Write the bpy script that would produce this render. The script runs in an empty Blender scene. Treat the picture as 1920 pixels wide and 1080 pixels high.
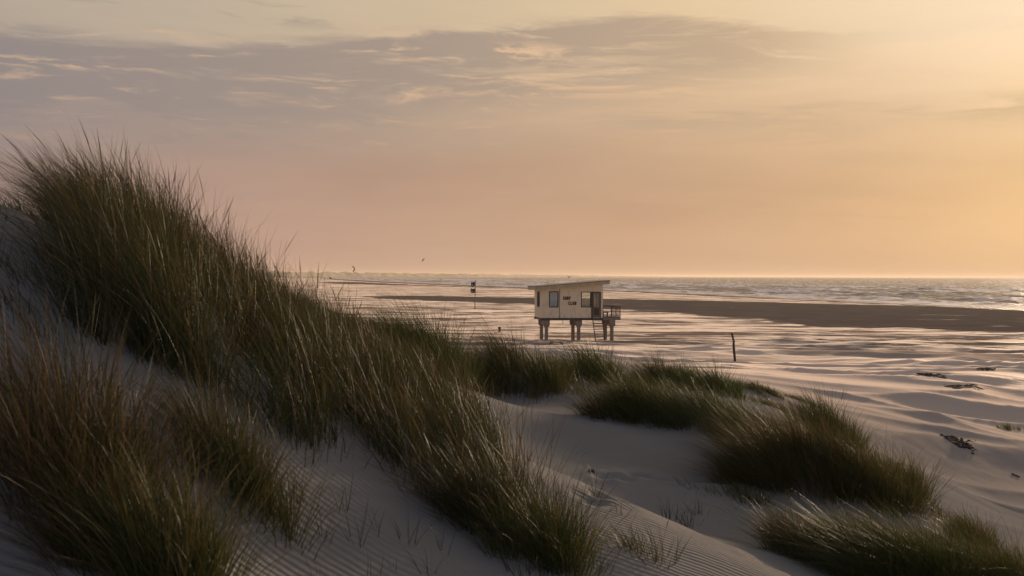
import bpy, math, random
import numpy as np
from mathutils import Vector, Matrix
R = math.radians
rng = np.random.default_rng(7)
random.seed(7)
SC = bpy.context.scene
COL = SC.collection

# ------------------------------------------------------------------ camera
EYE = 6.2
FPX = 1920 * 40 / 36.0
cam_d = bpy.data.cameras.new('camera')
cam = bpy.data.objects.new('camera', cam_d)
COL.objects.link(cam)
cam_d.lens = 40; cam_d.sensor_width = 36
cam_d.clip_start = 0.1; cam_d.clip_end = 120000
cam_d.dof.use_dof = True; cam_d.dof.focus_distance = 60; cam_d.dof.aperture_fstop = 5.0
cam.matrix_world = (Matrix.Translation((0, 0, EYE)) @ Matrix.Rotation(R(90 - 0.604), 4, 'X')
                    @ Matrix.Rotation(R(0.18), 4, 'Z'))
SC.camera = cam

# ------------------------------------------------------------------ exposure
SC.view_settings.view_transform = 'Standard'
SC.view_settings.look = 'None'
SC.view_settings.exposure = 0.0
SC.view_settings.gamma = 1.0
SC.render.engine = 'CYCLES'
SC.cycles.use_denoising = True
SC.cycles.max_bounces = 6
SC.cycles.transparent_max_bounces = 8
SC.cycles.volume_bounces = 0
SC.cycles.sample_clamp_indirect = 4

# ------------------------------------------------------------------ sun
SUN_AZ, SUN_EL = R(30), R(6.8)            # to the right of the view, low
sun_dir = Vector((math.sin(SUN_AZ) * math.cos(SUN_EL), math.cos(SUN_AZ) * math.cos(SUN_EL), math.sin(SUN_EL)))
sl = bpy.data.lights.new('sun', 'SUN')
sl.energy = 5.0; sl.angle = R(3); sl.color = (1.0, 0.74, 0.50)
so = bpy.data.objects.new('sun', sl); COL.objects.link(so)
so.rotation_euler = sun_dir.to_track_quat('Z', 'Y').to_euler()

# ------------------------------------------------------------------ node helper
class NT:
    def __init__(s, tree): s.t = tree; s.n = tree.nodes; s.l = tree.links
    def new(s, ty, **kw):
        n = s.n.new(ty)
        for k, v in kw.items(): setattr(n, k, v)
        return n
    def put(s, sock, v):
        if isinstance(v, X): v = v.s
        if isinstance(v, bpy.types.NodeSocket): s.l.new(v, sock)
        elif isinstance(v, (tuple, list)):
            d = sock.default_value
            sock.default_value = tuple(v) + ((1.0,) if len(d) == 4 and len(v) == 3 else ())
        else: sock.default_value = v
    def m(s, op, *a, clamp=False):
        n = s.new('ShaderNodeMath', operation=op, use_clamp=clamp)
        for i, v in enumerate(a): s.put(n.inputs[i], v)
        return X(s, n.outputs[0])
    def mix(s, f, a, b, mode='MIX'):
        n = s.new('ShaderNodeMix', data_type='RGBA', blend_type=mode)
        s.put(n.inputs[0], f); s.put(n.inputs[6], a); s.put(n.inputs[7], b)
        return X(s, n.outputs[2])
    def ramp(s, f, stops, interp='LINEAR'):
        n = s.new('ShaderNodeValToRGB'); cr = n.color_ramp; cr.interpolation = interp
        while len(cr.elements) < len(stops): cr.elements.new(0.5)
        for e, (p, c) in zip(cr.elements, stops):
            e.position = p; e.color = (c, c, c, 1) if isinstance(c, (int, float)) else tuple(c) + (1,)
        s.put(n.inputs[0], f)
        return X(s, n.outputs[0])
    def sm(s, x, a, b):
        n = s.new('ShaderNodeMapRange', interpolation_type='SMOOTHSTEP')
        s.put(n.inputs[0], x); n.inputs[1].default_value = a; n.inputs[2].default_value = b
        return X(s, n.outputs[0])
    def comb(s, x, y, z=0.0):
        n = s.new('ShaderNodeCombineXYZ')
        s.put(n.inputs[0], x); s.put(n.inputs[1], y); s.put(n.inputs[2], z)
        return X(s, n.outputs[0])
    def noise(s, vec, scale, detail=4, rough=0.5, dist=0.0, color=False):
        n = s.new('ShaderNodeTexNoise')
        s.put(n.inputs['Vector'], vec); n.inputs['Scale'].default_value = scale
        n.inputs['Detail'].default_value = detail; n.inputs['Roughness'].default_value = rough
        n.inputs['Distortion'].default_value = dist
        return X(s, n.outputs[1 if color else 0])
    def sep(s, v):
        n = s.new('ShaderNodeSeparateXYZ'); s.put(n.inputs[0], v)
        return [X(s, o) for o in n.outputs]
class X:
    def __init__(s, nt, sock): s.nt = nt; s.s = sock
    def __add__(s, o): return s.nt.m('ADD', s, o)
    __radd__ = __add__
    def __sub__(s, o): return s.nt.m('SUBTRACT', s, o)
    def __rsub__(s, o): return s.nt.m('SUBTRACT', o, s)
    def __mul__(s, o): return s.nt.m('MULTIPLY', s, o)
    __rmul__ = __mul__
    def __truediv__(s, o): return s.nt.m('DIVIDE', s, o)
    def clamp(s): return s.nt.m('ADD', s, 0.0, clamp=True)
    def abs(s): return s.nt.m('ABSOLUTE', s)

def lin(r, g, b):
    f = lambda c: (c / 255 / 12.92) if c / 255 <= 0.04045 else ((c / 255 + 0.055) / 1.055) ** 2.4
    return (f(r), f(g), f(b))

# ------------------------------------------------------------------ world: hazy sunset sky with thin cloud
W = bpy.data.worlds.new('World'); SC.world = W; W.use_nodes = True
W.node_tree.nodes.clear()
w = NT(W.node_tree)
tc = w.new('ShaderNodeTexCoord').outputs['Generated']
nz = w.new('ShaderNodeVectorMath', operation='NORMALIZE'); w.put(nz.inputs[0], tc)
D = nz.outputs[0]
dx, dy, dz = w.sep(D)
dp = w.new('ShaderNodeVectorMath', operation='DOT_PRODUCT'); w.put(dp.inputs[0], D); dp.inputs[1].default_value = sun_dir
ang = w.m('ARCCOSINE', X(w, dp.outputs['Value'])) / math.pi           # 0 at the sun, 1 opposite
u = w.m('ARCTAN2', dx, dy)
v = w.m('ARCSINE', dz)
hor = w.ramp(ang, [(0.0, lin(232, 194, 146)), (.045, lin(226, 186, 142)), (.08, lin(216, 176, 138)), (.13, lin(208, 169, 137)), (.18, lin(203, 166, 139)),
                   (.24, lin(192, 158, 140)), (.30, lin(176, 150, 138)), (.42, (.30, .25, .25)), (.65, (.54, .46, .44)), (1.0, (.58, .49, .47))])  # unseen sky behind the view set brighter to light the cabin front
high = w.ramp(ang, [(0.0, lin(250, 230, 202)), (.05, lin(240, 217, 187)), (.12, lin(229, 201, 162)), (.18, lin(213, 190, 158)),
                    (.26, lin(192, 176, 155)), (.34, lin(176, 164, 150)), (.45, (.29, .29, .31)), (.65, (.19, .225, .30)), (1.0, (.18, .22, .30))])
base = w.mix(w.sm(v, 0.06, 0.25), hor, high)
# the daylight sky model gives part of the colour
sky = w.new('ShaderNodeTexSky', sky_type='NISHITA', sun_disc=False)
sky.sun_elevation = SUN_EL; sky.sun_rotation = SUN_AZ
sky.air_density = 1.0; sky.dust_density = 4.0; sky.ozone_density = 1.0
skm = w.new('ShaderNodeVectorMath', operation='SCALE'); w.put(skm.inputs[0], sky.outputs[0]); skm.inputs[3].default_value = 0.10
base = w.mix(0.04, base, X(w, skm.outputs[0]))
zen = w.sm(v, 0.35, 1.2)
base = w.mix(zen, base, w.mix(1.0, base, (.55, .66, .84), 'MULTIPLY'))
# pink-brown low veil and a mauve tint towards the left
nb = w.noise(w.comb(u * 1.2, v * 6.0, 3.0), 2.0, 3, .5)
base = w.mix(w.sm(nb, .35, .75) * w.sm(v, .30, .02) * 0.22, base, w.mix(1.0, base, (.93, .80, .74), 'MULTIPLY'))
# dusty darker layer a few degrees above the horizon
hzl = w.m('EXPONENT', w.m('MULTIPLY', w.m('POWER', (v - .098) / .055, 2.0), -1.0))
base = w.mix(hzl * (w.sm(nb, .25, .7) * .5 + .5), base, w.mix(1.0, base, (.80, .80, .83), 'MULTIPLY'))
mo = w.noise(w.comb(u * 2.6, v * 17.0 + u * .8, 9.0), 2.2, 7, .62, .5)
base = w.mix(w.sm(mo, .38, .66) * .55, base, w.mix(1.0, base, (.93, .935, .955), 'MULTIPLY'))
# wisps: many fine long streaks
wc = w.noise(w.comb(u * 2.2, v * 13.0, 1.0), 1.6, 3, .5, color=True)
wx, wy, wz = w.sep(wc)
uu = u + (wx - .5) * .30; vv = v + (wy - .5) * .045
st1 = w.noise(w.comb(uu * 3.2, vv * 30.0 + u * 1.5, 0.0), 1.5, 8, .62)
st2 = w.noise(w.comb(uu * 7.0, vv * 52.0, 7.0), 2.0, 8, .65)
st3 = w.noise(w.comb(uu * 2.0, vv * 16.0, 4.2), 2.0, 6, .6)
def band(vc, hw_up, hw_dn, u0, u1, soft=.08):
    """soft-edged streak round centre line vc(u), between azimuths u0 and u1"""
    d = v - vc
    up = w.sm(d / hw_up, 1.0, 0.0); dn = w.sm(w.m('MULTIPLY', d, -1.0) / hw_dn, 1.0, 0.0)
    ends = w.sm(u, u0 - soft, u0 + soft) * w.sm(u, u1 + soft, u1 - soft)
    return w.m('MINIMUM', up, dn) * ends
PV = lambda py, px=960: (517.5 + .0032 * (px - 960) - py) / FPX
cloud_col_l, cloud_col_r = lin(144, 133, 131), lin(196, 168, 138)
ccol = w.ramp(u + .5, [(.05, lin(141, 132, 131)), (.40, lin(160, 144, 133)), (.62, lin(184, 160, 138)), (.85, lin(214, 182, 142))])
# main bank
vc = w.ramp(u + .5, [(.05, (PV(190),) * 3), (.28, (PV(183),) * 3), (.45, (PV(130),) * 3), (.62, (PV(88),) * 3), (.78, (PV(112),) * 3)], 'B_SPLINE')
vcx = X(w, vc.s)
hw = w.ramp(u + .5, [(.05, (.040,) * 3), (.35, (.036,) * 3), (.6, (.029,) * 3), (.78, (.012,) * 3)])
d = (v - vcx) / hw
edge = (st1 - .5) * 1.5 + (st2 - .5) * .6
upm = w.sm(d + edge * .8, 1.15, 0.75)
dnm = w.sm(w.m('MULTIPLY', d, -1.0) + edge * .9, 2.3, 0.3)
main = upm * dnm * w.sm(u, .34, .18)
main = main * (w.sm(st2 * .5 + st3 * .5, .62, .50) * .55 + .45)
holes = w.sm(st1 + (st2 - .5) * .5, .57, .70) * w.sm(u, -.25, .0) * .9
main = (main * (1.0 - holes)).clamp()
# top-left broken layer
tl = w.sm(st3 + (st2 - .5) * .5, .42, .56) * w.sm(v, PV(80), PV(50)) * w.sm(u, .02, -.20)
# low grey layer left, and grey streak right
ll = w.sm(st3, .40, .62) * band(PV(225), .045, .06, -1.2, .0, .2) * .7
lr = w.sm(st3 * .4 + st1 * .6 + (st2 - .5) * .4, .40, .54) * band(PV(228, 1700), .018, .022, .08, .7, .10) * .8
cl = w.m('MAXIMUM', w.m('MAXIMUM', main, tl * .75), w.m('MAXIMUM', ll, lr)).clamp()
col = w.mix(cl * .88, base, ccol)
# lit peach wisps
bright = w.mix(1.0, base, (1.12, 1.06, 1.03), 'MULTIPLY')
bright = w.mix(.35, bright, lin(236, 190, 148))
wis = w.sm(st2 * .65 + st1 * .35, .535, .66) * w.sm(v, PV(330), PV(230)) * (w.sm(v, PV(40), PV(90)) * .7 + .3)
wl = w.sm(st2 + (st1 - .5) * .8, .47, .60) * band(PV(152, 150), .0075, .006, -.62, -.30, .05)
wl2 = w.sm(st2 + (st1 - .5) * .8, .44, .60) * band(PV(108), .014, .014, -.13, .04, .03)
wl3 = w.sm(st2 + (st1 - .5) * .8, .46, .60) * band(PV(175), .010, .010, -.06, .16, .06)
wi = w.m('MAXIMUM', w.m('MAXIMUM', wis * .62, wl * .85), w.m('MAXIMUM', wl2 * .95, wl3 * .7)).clamp()
col = w.mix(wi, col, bright)
# below the horizon: dark
col = w.mix(w.sm(v, -.02, -.10), col, (.12, .10, .09))
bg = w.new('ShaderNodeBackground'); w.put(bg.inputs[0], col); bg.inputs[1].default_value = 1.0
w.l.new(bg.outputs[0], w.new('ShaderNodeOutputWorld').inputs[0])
W.cycles.sampling_method = 'MANUAL'; W.cycles.sample_map_resolution = 1024

# ------------------------------------------------------------------ numpy noise
_perm = rng.permutation(512).astype(np.int64)
_ang = rng.uniform(0, 2 * np.pi, 512)
_gx, _gy = np.cos(_ang), np.sin(_ang)
def perlin(x, y, seed=0):
    xi = np.floor(x).astype(np.int64); yi = np.floor(y).astype(np.int64)
    xf = x - xi; yf = y - yi
    sx = xf * xf * xf * (xf * (xf * 6 - 15) + 10); sy = yf * yf * yf * (yf * (yf * 6 - 15) + 10)
    def g(i, j, fx, fy):
        h = _perm[(_perm[(i + seed * 17) & 511] + j) & 511]
        return _gx[h] * fx + _gy[h] * fy
    a = g(xi, yi, xf, yf); b = g(xi + 1, yi, xf - 1, yf)
    c = g(xi, yi + 1, xf, yf - 1); e = g(xi + 1, yi + 1, xf - 1, yf - 1)
    return ((a * (1 - sx) + b * sx) * (1 - sy) + (c * (1 - sx) + e * sx) * sy) * 1.5
def fbm(x, y, o=4, seed=0):
    r = 0; a = .5
    for k in range(o):
        r = r + a * perlin(x * 2 ** k, y * 2 ** k, seed + k); a *= .5
    return r
def sstep(x, a, b):
    t = np.clip((x - a) / (b - a), 0, 1); return t * t * (3 - 2 * t)

# ------------------------------------------------------------------ terrain
def P(px, d, py=None):
    """point seen in the direction px at d metres; height from py"""
    x = (px - 960) / FPX * d
    h = 517.5 + .0032 * (px - 960)
    return (x, d) if py is None else (x, d, EYE - (py - h) / FPX * d)
ctrl = [P(*t) for t in [
    # foreground left
    (0, 4.5, 1080), (250, 4.6, 1060), (500, 5.4, 1080), (800, 5.9, 1080), (1000, 6.5, 1080), (1300, 7.0, 1080), (1480, 8.0, 1080),
    (240, 5.6, 720), (350, 6.2, 765), (560, 6.6, 865), (700, 6.9, 925), (850, 7.1, 985), (430, 5.6, 960),
    # crest of the near slope
    (1340, 8.7, 1015), (1200, 9.5, 955), (1050, 10.5, 895), (930, 11.5, 850), (860, 12.3, 812),
    # the big grassy slope on the left
    (150, 7.0, 520), (20, 9.0, 395), (-200, 9.0, 340), (-500, 6.0, 500), (350, 7.6, 560), (560, 10., 625), (640, 14., 640), (750, 18., 672), (860, 24., 700),
    (450, 9.0, 590), (200, 12, 480), (560, 17, 600), (700, 24, 640), (300, 18, 560),
    # hollow behind the first slope
    (820, 20., 742), (900, 21., 746), (1000, 20.5, 756), (1060, 20., 765),
    (1000, 15., 850), (1150, 14., 890), (1300, 14., 912), (1100, 12.3, 930), (1200, 12.0, 968), (1340, 11.5, 1010), (980, 13.2, 880),
    (1250, 18., 802), (1100, 20., 775), (1380, 16.5, 842), (1390, 15.5, 900), (1550, 14.5, 935), (1450, 13.5, 962), (1400, 12.5, 1000),
    (1500, 10.5, 1050), (1560, 11., 1062), (1720, 15., 962), (1650, 9, 1200), (1480, 6.5, 1230),
    (1700, 11.5, 1085), (1920, 11.5, 1090), (1850, 12.6, 1035), (1960, 15, 1010), (1920, 19, 985), (2100, 12, 1120),
    (1850, 28., 945), (1780, 30., 900), (1920, 30, 930),
    # crest of the grassy ridge on the right
    (1200, 21., 745), (1400, 20., 775), (1550, 18.5, 832), (1650, 17.5, 885), (1000, 27, 705), (1250, 27., 722), (1450, 32., 738),
    (1500, 36., 748), (1600, 36., 782), (1700, 31., 852), (1600, 26, 830), (1400, 25, 748),
    # flats
    (1600, 55., 708), (1920, 42., 800), (1920, 66., 702), (1378, 72., 688), (1070, 105., 641), (1300, 60., 694), (1100, 75., 668),
    (950, 60, 680), (900, 45, 676), (900, 90, 650), (1160, 105, 641),
]]
ctrl += [(0, 0, 4.55), (0, -6, 4.6), (6, 2, 4.0), (-5, 1, 5.0), (-9, 2, 6.2), (-9, -5, 6.0), (10, -4, 3.4), (12, 5, 3.1), (0, -20, 4),
         (-20, -10, 5), (20, 8, 2.2), (22, 0, 2.0), (-18, 22, 4.3), (-14, 34, 3.4), (-30, 12, 5.0), (-30, 40, 2.5), (-24, 70, .8), (25, -20, 2.5), (-6, 45, 2.6),
         (-8, 62, 1.2)]
for a in range(0, 360, 15):
    for rr in (110, 150):
        ctrl.append((rr * math.sin(R(a)), rr * math.cos(R(a)), .15))
C = np.array(ctrl)
Sc = 20.0
def U(r2): return r2 * np.log(r2 + 1e-9) * .5
cx, cy = C[:, 0] / Sc, C[:, 1] / Sc
K = U((cx[:, None] - cx) ** 2 + (cy[:, None] - cy) ** 2) + np.eye(len(C)) * 0.0015
Pm = np.c_[np.ones(len(C)), cx, cy]
A = np.block([[K, Pm], [Pm.T, np.zeros((3, 3))]])
sol = np.linalg.solve(A, np.r_[C[:, 2], 0, 0, 0])
def tps(x, y):
    out = np.empty(x.shape); xf, yf = x.ravel() / Sc, y.ravel() / Sc; o = out.ravel()
    for i in range(0, xf.size, 40000):
        a, b = xf[i:i + 40000], yf[i:i + 40000]
        o[i:i + 40000] = U((a[:, None] - cx) ** 2 + (b[:, None] - cy) ** 2) @ sol[:-3] + sol[-3] + sol[-2] * a + sol[-1] * b
    return o.reshape(x.shape)
SH_Y = [-4000, -500, 100, 230, 495, 678, 1200, 2200, 3500, 8000, 60000]
SH_X = [800, 240, 128, 103, 56, 0, -130, -350, -900, -6000, -60000]
SEA = -0.45
def shore(x, y): return (np.interp(y, SH_Y, SH_X) - x) * .965      # metres inland of the water's edge
STEPS = []
_r = random.Random(3)
for (pa, da), (pb, db), n_ in (((1120, 13.9), (1290, 14.3), 13), ((1290, 14.3), (1370, 15.0), 6), ((1100, 8.5), (1175, 8.9), 5), ((1420, 8.4), (1470, 8.7), 3), ((1100, 17.5), (1180, 21.5), 7)):
    for i_ in range(n_):
        t_ = (i_ + .5) / n_; d_ = da + (db - da) * t_ + _r.uniform(-.14, .14); p_ = pa + (pb - pa) * t_ + _r.uniform(-3, 3)
        STEPS.append(((p_ - 960) / FPX * d_, d_))
MOUNDS = []   # (x, y, radius, height) swept up round the tussocks
def height(x, y):
    r = np.hypot(x, y)
    s = shore(x, y)
    far = np.clip(SEA + s * .012, -3.0, .15) + .10 * fbm(x / 45, y / 45, 3, 5) * sstep(s, 10, 60)
    z = far
    near = r < 128
    if near.any():
        xn, yn, rn = x[near], y[near], r[near]
        t = tps(xn, yn)
        k = sstep(rn, 88, 125)
        z = np.array(far); z[near] = t * (1 - k) + far[near] * k
    # low wind-built swells on the flats
    w1 = x * .10 + y * 0.0
    q = (1 - np.abs(perlin(x / 24 + .15 * y / 8 + 3.1, y / 7.5 + .35 * perlin(x / 9, y / 9, 3), 11)) * 1.7)
    q2 = (1 - np.abs(perlin(x / 13 + 9.1, y / 3.6 - x / 40, 12)) * 1.8)
    amp = sstep(r, 26, 36) * (1 - sstep(r, 85, 135)) * sstep(x, -14 + 0 * y, -2 + 0 * y + 0) * (.35 + .65 * sstep(3.0 - z, .8, 2.0))
    z = z + amp * (.42 * (np.clip(q, 0, 1) ** 2 - .35) + .12 * (np.clip(q2, 0, 1) ** 2 - .4))
    # long faint corrugation further out
    amp2 = sstep(r, 70, 110) * (1 - sstep(r, 220, 500)) * sstep(s, 15, 60)
    z = z + amp2 * .09 * perlin(x / 16, y / 4.5 + x / 60, 21) + amp2 * .05 * perlin(x / 6, y / 1.9 + x / 60, 22)
    # unevenness of the near sand
    nr = 1 - sstep(r, 25, 60)
    z = z + nr * (.05 * fbm(x / 1.6, y / 1.6, 3, 31) + .035 * perlin(x / 3.1, y / 2.3, 35))
    for fx, fy in STEPS:                                 # trodden dents with a pushed-up rim
        k = (np.abs(x - fx) < .6) & (np.abs(y - fy) < .6)
        if k.any():
            q2_ = ((x[k] - fx) ** 2 + ((y[k] - fy) * .8) ** 2) / .12 ** 2
            z[k] += -.038 * np.exp(-q2_) + .012 * np.exp(-((np.sqrt(q2_) - 1.5) ** 2) * 3)
    for mx, my, mr, mh in MOUNDS:
        z = z + mh * np.exp(-((x - mx) ** 2 + (y - my) ** 2) / mr ** 2)
    return z

def mesh_grid(name, X_, Y_, Z_, attrs=None, wrap=False):
    n, m = X_.shape
    co = np.stack([X_, Y_, Z_], -1).reshape(-1, 3)
    idx = np.arange(n * m).reshape(n, m)
    if wrap: idx = np.c_[idx, idx[:, :1]]
    q = np.stack([idx[:-1, :-1], idx[:-1, 1:], idx[1:, 1:], idx[1:, :-1]], -1).reshape(-1, 4)
    me = bpy.data.meshes.new(name)
    me.vertices.add(len(co)); me.vertices.foreach_set('co', co.astype(np.float32).ravel())
    me.loops.add(q.size); me.loops.foreach_set('vertex_index', q.astype(np.int32).ravel())
    me.polygons.add(len(q)); me.polygons.foreach_set('loop_start', (np.arange(len(q)) * 4).astype(np.int32))
    me.update(calc_edges=True)
    me.polygons.foreach_set('use_smooth', np.ones(len(q), bool))
    for k, a in (attrs or {}).items():
        at = me.attributes.new(k, 'FLOAT', 'POINT'); at.data.foreach_set('value', a.astype(np.float32).ravel())
    ob = bpy.data.objects.new(name, me); COL.objects.link(ob)
    # make sure it faces up
    if me.polygons[len(q) // 2].normal.z < 0: me.flip_normals()
    return ob

def material(name):
    m = bpy.data.materials.new(name); m.use_nodes = True; m.node_tree.nodes.clear()
    n = NT(m.node_tree); out = n.new('ShaderNodeOutputMaterial')
    return m, n, out
def principled(n, out, **kw):
    p = n.new('ShaderNodeBsdfPrincipled')
    for k, v_ in kw.items(): n.put(p.inputs[k], v_)
    if out is not None: n.l.new(p.outputs[0], out.inputs[0])
    return p

# ------------------------------------------------------------------ wet patches of the beach
def poly_sd(x, y, pts):
    pts = np.array(pts, float); n = len(pts); ins = np.zeros(x.shape, bool); dm = np.full(x.shape, 1e9)
    for i in range(n):
        a, b = pts[i], pts[(i + 1) % n]
        cond = ((a[1] > y) != (b[1] > y)) & (x < (b[0] - a[0]) * (y - a[1]) / (b[1] - a[1] + 1e-9) + a[0])
        ins ^= cond
        e = b - a; t = np.clip(((x - a[0]) * e[0] + (y - a[1]) * e[1]) / (e @ e), 0, 1)
        dm = np.minimum(dm, np.hypot(x - a[0] - t * e[0], y - a[1] - t * e[1]))
    return np.where(ins, dm, -dm)
WET_A = [(150, 60), (62, 112), (36, 140), (24, 196), (6, 240), (-26, 280), (-48, 330), (-30, 345), (2, 322), (34, 298), (52, 292), (76, 275), (92, 262), (110, 235), (180, 60)]
WET_C = [(20, 530), (-60, 690), (-129, 815), (-175, 1000), (-150, 1080), (-60, 760), (14, 590)]
def wetness(x, y):
    s = shore(x, y)
    jig = fbm(x / 14, y / 14, 4, 41)
    a = sstep(poly_sd(x, y, WET_A) + jig * 10, -3, 7)
    c = sstep(poly_sd(x, y, WET_C) + jig * 16, -4, 8) * .85
    b = 1 - sstep(s + jig * 10 - np.clip((y - 300) * .03, 0, 22), 0, 9)
    return np.clip(np.maximum(np.maximum(a, b), c), 0, 1)

def build_ground():
    rs = [0.0]
    r_ = 1.0
    ring = []
    while r_ < 60000:
        ring.append(r_)
        f = .02 if r_ < 4 else (.0060 if r_ < 160 else (.008 if r_ < 800 else (.02 if r_ < 3000 else .08)))
        r_ *= 1 + f
    ring = np.array(ring)
    az = np.r_[np.arange(-27, 27.01, .07), np.arange(28, 332.9, 1.6)]
    a, r = np.meshgrid(np.radians(az), ring)
    x, y = r * np.sin(a), r * np.cos(a)
    z = height(x, y)
    wet = np.zeros(x.shape)
    k = (r > 60) & (y > 20); wet[k] = wetness(x[k], y[k])
    return mesh_grid('sand_ground', x, y, z, {'wet': wet}, wrap=True)

# ------------------------------------------------------------------ tussock plan (needed for the mounds)
# name, list of (px, d, radius, blades per m2, length), label
TUSS = [
    # px, d, rx, ry, length, tufts, blades/tuft, lean, mound, label
    (955, 22.0, 1.02, 1.1, .96, 84, 80, .55, .50, 'dense windswept tussock on the low mound left of the cabin, before the half buried table'),
    (800, 20.0, .80, 1.3, 1.05, 90, 80, .50, .70, 'shaggy tussock where the left grass slope meets the sandy hollow'),
    (1108, 25.5, .85, 1.0, .86, 40, 70, .50, .15, 'rounded tussock standing just below the cabin stilts and stairs'),
    (1160, 19.3, .55, .60, .72, 34, 75, .50, .12, 'leftmost tussock of the grassy ridge behind the shaded hollow'),
    (1232, 18.9, .55, .60, .74, 36, 75, .50, .14, 'olive tussock between two others on the ridge above the shaded hollow'),
    (1322, 18.2, .50, .55, .80, 36, 80, .50, .16, 'bright tipped tussock overhanging the rippled far wall of the hollow'),
    (1240, 25.0, .60, .80, .66, 34, 60, .45, .10, 'dark tuft on the back row of the grassy ridge, right of the cabin'),
    (1325, 24.5, .75, .90, .62, 40, 65, .50, .15, 'broad low tussock behind the ridge, below the bent post'),
    (1425, 16.9, .50, .60, .72, 36, 85, .50, .22, 'golden edged tussock where the ridge turns down to the right'),
    (1500, 15.0, .82, .75, .88, 80, 95, .50, .34, 'largest tussock of the ridge, a dark rounded dome above bare sand'),
    (1608, 15.0, .75, .70, .80, 64, 90, .55, .25, 'long tussock trailing to the right of the big dark dome'),
    (1555, 20.3, .50, .65, .72, 34, 75, .45, .18, 'tussock peeking out behind the big dark dome on the ridge'),
    (1692, 15.8, .30, .50, .68, 22, 90, .40, .08, 'short upright tussock at the lower right end of the ridge'),
    (1418, 31.0, .75, .60, .36, 26, 60, .40, .14, 'low flat grey green patch of shrubby grass out on the pale sand'),
    (1505, 33.5, .38, .35, .28, 12, 60, .20, .05, 'smallest far tuft, beside the flat shrubby patch on the pale sand'),
    (1468, 27.5, .60, .60, .38, 20, 55, .35, .05, 'sparse pale tuft between the ridge and the flat shrubby patch'),
    (1497, 11.2, .22, .30, .58, 22, 90, .40, .05, 'separate small tussock left of the large bottom right tussocks'),
    (1635, 10.9, .46, .50, .98, 74, 120, .62, .06, 'long combed tussock lying to the left at the bottom edge'),
    (1760, 10.8, .50, .45, 1.0, 72, 120, .58, .05, 'middle of the three large tussocks at the bottom right edge'),
    (1890, 10.9, .46, .50, .92, 66, 120, .55, .06, 'rightmost large tussock, cut by the bottom right corner'),
    (1825, 13.2, .22, .28, .50, 14, 70, .35, .02, 'tiny upright tussock behind the large bottom right ones'),
    (1375, 13.9, .50, .25, .30, 22, 40, .30, .03, 'low dark straggly patch at the bottom of the hollow'),
    (1905, 42.0, .50, .40, .35, 9, 22, .30, .0, 'sparse twiggy tuft at the far right edge of the sand'),
    (95, 5.1, .40, .40, .98, 26, 95, .22, .0, 'tall brown green clump in the near left corner'),
    (320, 4.7, .20, .22, .74, 17, 100, .20, .0, 'nearest clump rising from the bottom edge, left of the sand patch'),
    (405, 5.8, .20, .22, .66, 14, 95, .22, .0, 'clump beside the nearest one, at the upper end of the sand patch'),
    (1015, 6.9, .26, .35, .62, 24, 95, .22, .0, 'clump at the foot of the left slope, before the sunlit sand crest'),
    (905, 7.15, .20, .22, .66, 14, 95, .30, .0, 'ragged clump at the right hand foot of the big slope, above the bare sand patch'),
    (525, 5.75, .09, .10, .50, 5, 40, .15, .0, 'thin see-through clump standing alone on the sand patch at lower left'),
    (205, 4.75, .16, .20, .58, 10, 85, .25, .0, 'brown tinged clump between the corner clump and the nearest one at lower left'),
    (1205, 7.3, .16, .16, .34, 5, 32, .20, .0, 'small loose tuft at the bottom edge before the sunlit crest'),
]
def wpos(px, d): return (px - 960) / FPX * d, d
for t in TUSS:
    if t[8] > 0:
        mx, my = wpos(t[0], t[1]); MOUNDS.append((mx, my, max(t[2], t[3]) * .65, t[8] * .8))

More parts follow.
